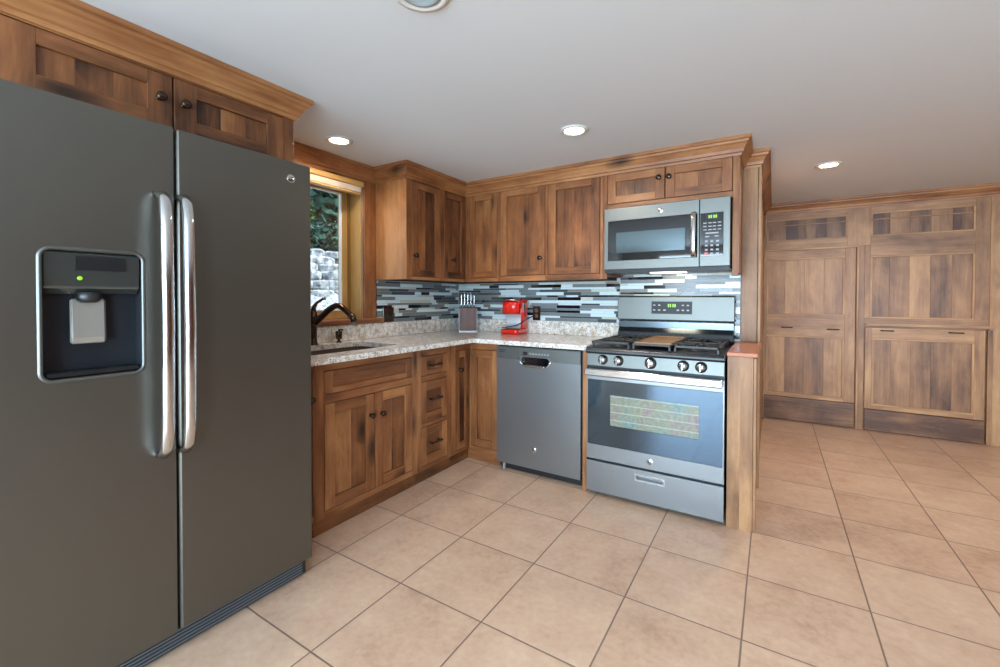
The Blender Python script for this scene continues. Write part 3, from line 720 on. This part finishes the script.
# ---------------------------------------------------------------- gas range
rg = thing('gas_range', 'slate steel gas range with five knobs and black grates beside the half wall', 'range', (1.538, -.69, 0))
RW = .766
B('body', SLD, (.004, RW-.004, .032, .655, .045, .865), parent=rg)
for x in (.04, RW-.07):
    for y in (.06, .6): B('foot', M['black'], (x, x+.03, y, y+.03, 0, .046), parent=rg)
m = MB(); m.recess(lambda u, v, q: (u, q, v), .003, RW-.003, .030, .215, RW/2-.078, RW/2+.078, .155, .185, .03, .018, m=0, mi=0, rr=.004); dr = m.build('storage_drawer', SL, rg, .003)
m = MB(); m.recess(lambda u, v, q: (u, -.004+q, v), RW/2-.084, RW/2+.084, .149, .191, RW/2-.074, RW/2+.074, .158, .182, .0035, .0035, through=True, rr=.004); m.build('slot_handle', M['brushed'], dr)
m = MB(); m.recess(lambda u, v, q: (u, q, v), .003, RW-.003, .228, .778, .010, RW-.010, .318, .712, .03, .004, m=0, mi=1); od = m.build('oven_door', [SL, M['ovenglass']], rg, .003)
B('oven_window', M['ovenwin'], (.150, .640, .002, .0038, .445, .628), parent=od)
B('glass', M['ovenglass'], (.0105, .148, .0005, .0038, .3185, .7115), (.642, RW-.0105, .0005, .0038, .3185, .7115), (.148, .642, .0005, .0038, .3185, .443), (.148, .642, .0005, .0038, .630, .7115), parent=od)
badge(od, lambda u, v, q: (.385+u, -q-.0005, .272+v), .018)
m = MB(); m.prism([(-.052, .742), (-.058, .748), (-.058, .782), (-.052, .788), (-.040, .786), (-.036, .765), (-.040, .744)], .012, RW-.012, lambda p, q, a: (a, p, q)); hd = m.build('handle', M['chrome'], od, .002)
for x in (.02, RW-.05): B('handle_bracket', SLD, (x, x+.03, -.038, .001, .75, .78), parent=od)
m = MB(); m.prism([(-.002, .796), (-.004, .80), (.004, .872), (.03, .872), (.03, .796)], .003, RW-.003, lambda p, q, a: (a, p, q)); cp_ = m.build('control_panel', SLL, rg, .002)
def range_knob(x, big=1.0):
    m = MB(); o = Vector((x, -.001, .838)); n_ = Vector((0, -1, .08))
    m.lathe([(.026*big, 0), (.026*big, .004), (.022*big, .008), (.021*big, .026), (.018*big, .032), (.001, .032)], o, n_, 26)
    k = m.build('knob', M['brushed'], cp_)
    B('grip', M['chrome'], (x-.005, x+.005, -.046, -.03, .818, .861), parent=k, bevel=.002)
    m = MB(); m.lathe([(.030*big, 0), (.030*big, .0025), (.001, .0025)], o+Vector((0, .0, 0)), n_, 26); m.build('bezel', M['slatedark'], k)
for x in (.105, .200, .385, .560, .650): range_knob(x, 1.1 if x == .385 else 1)
m = MB(); m.prism([(-.012, .874), (-.020, .882), (-.020, .896), (-.008, .908), (.62, .908), (.62, .874)], .0, RW, lambda p, q, a: (a, p, q)); ck = m.build('cooktop', SLD, rg, .003)
B('burner_well', M['black'], (.03, RW-.03, .02, .59, .9085, .9105), parent=ck)
for x, y, r in ((.16, .14, .045), (.16, .43, .035), (.383, .28, .04), (.606, .14, .045), (.606, .43, .035)):
    m = MB(); m.lathe([(r+.012, .9106), (r+.012, .916), (r, .918), (r, .927), (r*.7, .931), (.001, .931)], (x, y, 0), seg=24); m.build('burner', M['iron'], rg)
def grate(x0, x1, name='grate'):
    m = MB(); y0, y1 = .012, .585; z0, z1 = .934, .947; w_ = .011
    for y in (y0, y1-w_): m.box(x0, x1, y, y+w_, z0, z1)
    for x in (x0, x1-w_): m.box(x, x+w_, y0, y1, z0, z1)
    m.box(x0, x1, (y0+y1)/2-w_/2, (y0+y1)/2+w_/2, z0, z1)
    cx = (x0+x1)/2
    for cy in (.14, .43):
        for a in range(8):
            ca, sa = math.cos(a*PI/4), math.sin(a*PI/4)
            p0 = Vector((cx+ca*.03, cy+sa*.03, z1)); p1 = Vector((max(x0, min(x1, cx+ca*.13)), max(y0, min(y1, cy+sa*.13)), z1-.004)); m.tube([p0, p1], .0055, 6)
    for x in (x0+.004, x1-.014):
        for y in (y0, y1-.012, (y0+y1)/2-.006): m.box(x, x+.012, y, y+.012, .9105, z0)
    return m.build(name, M['iron'], rg, .0015)
grate(.028, .262); grate(.504, .738)
m = MB(); x0, x1 = .268, .498
for y in (.012, .574): m.box(x0, x1, y, y+.011, .934, .946)
for x in (x0, x1-.011): m.box(x, x+.011, .012, .585, .934, .946)
for x in (x0+.01, x1-.02):
    for y in (.012, .574): m.box(x, x+.012, y, y+.012, .9105, .934)
m.build('grate', M['iron'], rg, .0015)
m = MB(); m.recess(lambda u, v, q: (u, v, .950-q), x0+.012, x1-.012, .05, .56, x0+.02, x1-.02, .058, .552, .012, .003, rr=.01); m.build('griddle', M['griddle'], rg, .002)
m = MB(); m.prism([(.612, .909), (.606, .93), (.618, .968), (.640, 1.0), (.640, 1.046), (.655, 1.046), (.655, .909)], .004, RW-.004, lambda p, q, a: (a, p, q), sm=False); m.build('vent_panel', plain('dark_polished_steel', (84, 92, 98), .2, .9), rg, .003)
m = MB(); m.prism([(.622, 1.05), (.616, 1.06), (.624, 1.215), (.634, 1.226), (.655, 1.226), (.655, 1.05)], .0, RW-.0, lambda p, q, a: (a, p, q)); bg = m.build('backguard', SLL, rg, .004)
m = MB(); m.recess(lambda u, v, q: (u, .6135+q+(v-1.06)*.05, v), .243, .510, 1.10, 1.186, .247, .506, 1.104, 1.182, .004, .001, mi=0, rr=.004); ds = m.build('display_panel', M['black'], bg)
def dkey(u, v, w_, h_, mm, name='button'): B(name, mm, (u-w_/2, u+w_/2, .6122+(v-1.06)*.05, .6142+(v-1.06)*.05, v-h_/2, v+h_/2), parent=ds)
for u in (.262, .296, .452, .484):
    for v in (1.160, 1.126): dkey(u, v, .015, .009, M['greykey'])
for u in (.332, .420): dkey(u, 1.126, .016, .010, M['greykey'])
for i, u in enumerate((.358, .371, .388, .401)): dkey(u, 1.158, .008, .022, M['green'], 'digit')

# ---------------------------------------------------------------- microwave
mw = thing('microwave', 'slate steel over the range microwave mounted beneath the short wall cabinet', 'microwave', (1.548, -.40, 1.386))
MW_, MH = .752, .416
B('case', SLD, (.003, MW_-.003, .028, .385, .002, MH-.002), parent=mw, bevel=.002)
m = MB(); m.recess(lambda u, v, q: (u, q, v), 0, .584, .012, MH, .026, .574, .070, .330, .026, .004, m=0, mi=1); md = m.build('door', [SLL, M['blackgloss']], mw, .003)
B('window', plain('microwave_window', (98, 110, 114), .1, .9), (.078, .506, .0015, .0038, .118, .254), parent=md, bevel=.001)
m = MB(); m.tube([(.556, -.002, .075), (.556, -.03, .085), (.556, -.035, .11), (.556, -.036, .20), (.556, -.035, .30), (.556, -.03, .325), (.556, -.002, .335)], .0155, 14, flat=.6, up=(1, 0, 0)); m.build('handle', M['chrome'], md)
badge(md, lambda u, v, q: (.362+u, -q-.0005, .372+v), .016)
cpn = B('control_panel', SLL, (.587, MW_, 0, .026, .012, MH), parent=mw, bevel=.003)
kp = B('keypad', M['blackgloss'], (.592, .716, -.0025, -.0003, .072, .328), parent=cpn, bevel=.001)
def mkey(u, v, w_, h_, mm, nm='button'): B(nm, mm, (u-w_/2, u+w_/2, -.0042, -.0027, v-h_/2, v+h_/2), parent=cpn)
B('clock_window', M['black'], (.625, .690, -.0035, -.0026, .290, .318), parent=cpn)
for u in (.640, .651, .666, .677): B('digit', M['green'], (u-.004, u+.004, -.0046, -.0037, .296, .313), parent=cpn)
for j, v in enumerate((.268, .248, .228)):
    for u in (.617, .645, .668, .695): mkey(u, v, .018, .006, M['greykey'])
mkey(.655, .208, .07, .008, M['greykey'])
for u in (.63, .68): mkey(u, .188, .022, .007, M['greykey'])
for v in (.160, .135, .110):
    for u in (.625, .655, .685): mkey(u, v, .015, .010, M['greykey'])
mkey(.625, .087, .017, .014, M['redkey'], 'stop_button'); mkey(.655, .087, .015, .010, M['greykey']); mkey(.685, .087, .015, .010, M['greykey'])
B('bottom_vent', M['black'], (.003, MW_-.003, .004, .03, -.012, .011), parent=mw)
B('base_plate', SLL, (.02, MW_-.02, .035, .38, -.004, .001), parent=mw, bevel=.001)
B('cooktop_light', M['cooklight'], (.26, .48, .16, .24, -.009, -.0045), parent=mw, bevel=.001)
l_ = lamp('microwave_lamp', 'AREA', (.37, .20, -.012), (0, .35, -1), .6, (1, .86, .62), shape='RECTANGLE', size=.2, size_y=.06); l_.parent = mw

# ---------------------------------------------------------------- things on the worktop
KA = math.radians(38)
kb = thing('knife_block', 'dark wood knife block with pale edges standing in the counter corner', 'knife block', (.215, -.14, .9145), KA)
m = MB()
for i in range(5):
    a = -.0765+i*.0306; m.prism([(-.045, .008), (.05, .008), (.05, .205), (-.035, .205)], a, a+.0306, lambda p, q, a_: (a_, p, q), t=(-.08, .06, -.02, .1, .0)[i])
m.build('block', M['walnut'], kb)
m = MB(); m.prism([(-.055, 0), (.056, 0), (.056, .20), (-.046, .20)], .0768, .080, lambda p, q, a: (a, p, q)); m.build('side_strip', M['silver'], kb, .001)
m = MB(); m.prism([(-.055, 0), (.056, 0), (.056, .20), (-.046, .20)], -.080, -.0768, lambda p, q, a: (a, p, q)); m.build('side_strip', M['silver'], kb, .001)
B('base_strip', M['silver'], (-.0766, .0766, -.055, .056, 0, .0075), parent=kb, bevel=.001)
for i, lab in enumerate(('steel handled knife at the window end of the block row', 'steel handled knife second from the window end of the block row', 'steel handled knife in the middle of the block row',
                         'steel handled knife second from the coffee maker end of the block row', 'steel handled knife at the coffee maker end of the block row')):
    u = -.056+.028*i; hh = (.115, .125, .120, .130, .112)[i]
    base = Vector((.215, -.14, .9145)) + Vector((u*math.cos(KA)-.002*math.sin(KA), u*math.sin(KA), .2055))
    kn = thing('kitchen_knife', lab, 'knife', base, KA, 'knives standing in the knife block')
    m = MB(); m.box(-.0045, .0045, -.009, .009, .024, hh); m.build('handle', M['brushed'], kn, .0035, seg=2)
    B('bolster', M['black'], (-.005, .005, -.011, .011, 0, .026), parent=kn, bevel=.002)
    m = MB(); m.lathe([(.004, 0), (.0065, .002), (.0065, .006), (.003, .008)], (0, 0, hh), seg=12); m.build('butt_cap', M['chrome'], kn)
cm = thing('coffee_maker', 'glossy red single serve coffee maker standing on the counter', 'coffee maker', (.705, -.25, .9145), math.radians(4)); cm.scale = (1.12, 1.08, 1)
RD = M['red']
def rrect(x0, x1, y0, y1, r, n=6):
    o = []
    for cx, cy, st in ((x1-r, y1-r, 0), (x0+r, y1-r, PI/2), (x0+r, y0+r, PI), (x1-r, y0+r, 1.5*PI)):
        for k in range(n+1): a = st+PI/2*k/n; o.append((cx+r*math.cos(a), cy+r*math.sin(a)))
    return o
def slab(mb, x0, x1, y0, y1, z0, z1, r, m=0, top=.0):
    rows = [[(x, y, z0) for x, y in rrect(x0, x1, y0, y1, r)], [(x, y, z1-top) for x, y in rrect(x0, x1, y0, y1, r)]]
    if top: rows.append([(x, y, z1) for x, y in rrect(x0+top, x1-top, y0+top, y1-top, max(r-top, .004))])
    n = len(rows[0]); i = mb.grid(rows, True, m); mb.cap(i, n, True, m); mb.cap(i+(len(rows)-1)*n, n, False, m)
m = MB(); slab(m, -.072, .072, 0, .19, 0, .042, .03, top=.006); m.build('base', RD, cm)
m = MB(); slab(m, -.070, .070, .085, .19, .043, .282, .022, top=.008); cb = m.build('column', RD, cm)
m = MB(); slab(m, -.066, .066, .004, .0845, .165, .268, .052, top=.012); hd_ = m.build('brew_head', RD, cm)
m = MB(); slab(m, -.058, .058, .078, .0845, .046, .162, .003); m.build('cup_bay_panel', M['silver'], cm)
m = MB(); m.tube([(-.062, .05, .262), (-.055, .012, .277), (0, -.006, .283), (.055, .012, .277), (.062, .05, .262)], .0065, 10); m.build('lever_handle', M['chrome'], hd_)
B('drip_grid', M['black'], (-.05, .05, .015, .076, .0422, .0445), parent=cm, bevel=.002)
B('water_window', M['blackgloss'], (.0702, .072, .105, .125, .19, .25), parent=cb)
B('button_panel', M['silver'], (.0702, .0718, .09, .101, .18, .255), parent=cb)
m = MB(); m.tube([(-.058, .0, .052), (-.03, -.010, .057), (.03, -.010, .068), (.074, .0, .080), (.082, .06, .100), (.084, .13, .122), (.10, .20, .14)], .0044, 8); m.build('power_cord', M['black'], cm)

# ---------------------------------------------------------------- recessed ceiling lights
def downlight(label, x, y, lit=True, watts=9):
    r = thing('recessed_light', label, 'ceiling light', (x, y, ZC-.0005), 0, 'round recessed ceiling lights')
    R_ = .078 if lit else .092
    m = MB(); m.lathe([(R_, 0), (R_, -.004), (R_-.012, -.009), (R_-.022, -.008), (R_-.024, -.003)], seg=40); m.build('trim_ring', M['trimring'], r)
    m = MB()
    if lit: m.lathe([(R_-.0245, -.003), (R_-.03, -.0045), (.001, -.005)], seg=32)
    else: m.lathe([(R_-.0245, -.004), (R_-.034, -.011), (R_-.045, -.013), (R_-.052, -.006), (.001, -.005)], seg=32)
    m.build('lens', M['lens'] if lit else M['offlens'], r)
    if lit:
        o = lamp('bulb', 'SPOT', (0, 0, -.012), (0, 0, -1), watts, (1, .88, .76), spot_size=math.radians(165), spot_blend=.6, shadow_soft_size=.045); o.parent = r
    return r
downlight('small lit ceiling light above the sink window counter', .303, -1.53, watts=16)
downlight('small lit ceiling light in front of the wall cabinets over the kitchen floor', 1.558, -.945, watts=22)
downlight('small lit ceiling light near the far wood panelled wall', 2.836, .56, watts=42)
downlight('unlit round ceiling fixture nearest the refrigerator top', 1.585, -2.205, lit=False)
downlight('unseen ceiling light added for brightness in the open room', 4.5, .2, watts=36)  # out of view, added to light the right of the room
downlight('unseen ceiling light added for fill behind the camera position', 3.7, -4.7, watts=16)  # out of view, added for its light from behind

# ---------------------------------------------------------------- outdoors, seen through the sink window
m = MB(); rnd = random.Random(4); rows = []
for i in range(15):
    x = -.3-i*.6; z0 = .35 if i == 0 else min(.35+(i)*.235, 1.55+.02*i)
    rows.append([(x+rnd.uniform(-.1, .1) if i else x, -4+j*.6, z0+rnd.uniform(-.06, .06)) for j in range(20)])
m.grid(rows, flip=True); m.build('ground', M['gravel'], kind='structure')
sw = MB()
for k, (zz0, xx) in enumerate(((1.20, -2.70), (1.32, -2.78), (1.44, -2.9), (1.56, -2.98), (1.68, -3.1), (1.79, -3.22))):
    y = -1.6
    while y < 4.2:
        L = rnd.uniform(.22, .85); hh = rnd.uniform(.10, .16); xj = xx+rnd.uniform(-.08, .08)
        ring = []
        for f_, e in ((0, .88), (.2, 1), (.8, 1), (1, .84)):
            ring.append([(xj-.22*e*math.cos(a)*(1+rnd.uniform(-.05, .05)), y+L/2+L/2*.98*e*math.copysign(abs(math.sin(a))**.6, math.sin(a)), zz0+hh*f_+rnd.uniform(-.01, .01)) for a in [2*PI*q/12 for q in range(12)]])
        i = sw.grid(ring, True, sm=False, flip=False); sw.cap(i, 12, True); sw.cap(i+36, 12)
        y += L
tag(sw.build('stone_wall', M['stone']), 'low pale dry stone wall on the slope outside the sink window', 'wall')
def foliage(name, label, cat, c, r, n, mt, leaf, trunk):
    t = thing(name, label, cat, (c[0], c[1], trunk[0]))
    m = MB(); cz = c[2]-trunk[0]
    for i in range(n):
        while True:
            p = Vector((rnd.uniform(-1, 1), rnd.uniform(-1, 1), rnd.uniform(-1, 1)))
            if .35 < p.length < 1: break
        p = Vector((p.x*r[0], p.y*r[1], cz+p.z*r[2])); a = Vector((rnd.uniform(-1, 1), rnd.uniform(-1, 1), rnd.uniform(-.6, .6))).normalized()
        b = a.cross(Vector((rnd.uniform(-1, 1), rnd.uniform(-1, 1), rnd.uniform(-1, 1)))).normalized(); s_ = leaf*rnd.uniform(.6, 1.3)
        m.face([p-a*s_, p+b*s_*.45, p+a*s_, p-b*s_*.45])
    m.build('foliage', mt, t)
    m = MB(); m.tube([(0, 0, -.05), (.03, .02, cz*.5), (-.02, .05, cz+r[2]*.4)], [trunk[1], trunk[1]*.8, trunk[1]*.3], 9); m.build('trunk', M['bark'], t)
foliage('leafy_shrub', 'broad leafy shrub growing just above the outdoor stone wall', 'shrub', (-3.95, 1.3, 2.05), (.5, 1.9, .40), 6500, M['leafblue'], .07, (1.58, .05))
foliage('leafy_tree', 'bright leafed small tree seen high in the sink window', 'tree', (-4.7, 1.0, 2.75), (.3, .7, .4), 1800, M['leaf'], .08, (1.6, .09))
foliage('leafy_tree', 'tall dark evergreen tree behind the shrub outside the sink window', 'tree', (-6.9, 3.1, 3.5), (1.2, 2.6, 2.0), 9000, M['leafblue'], .15, (1.7, .16))
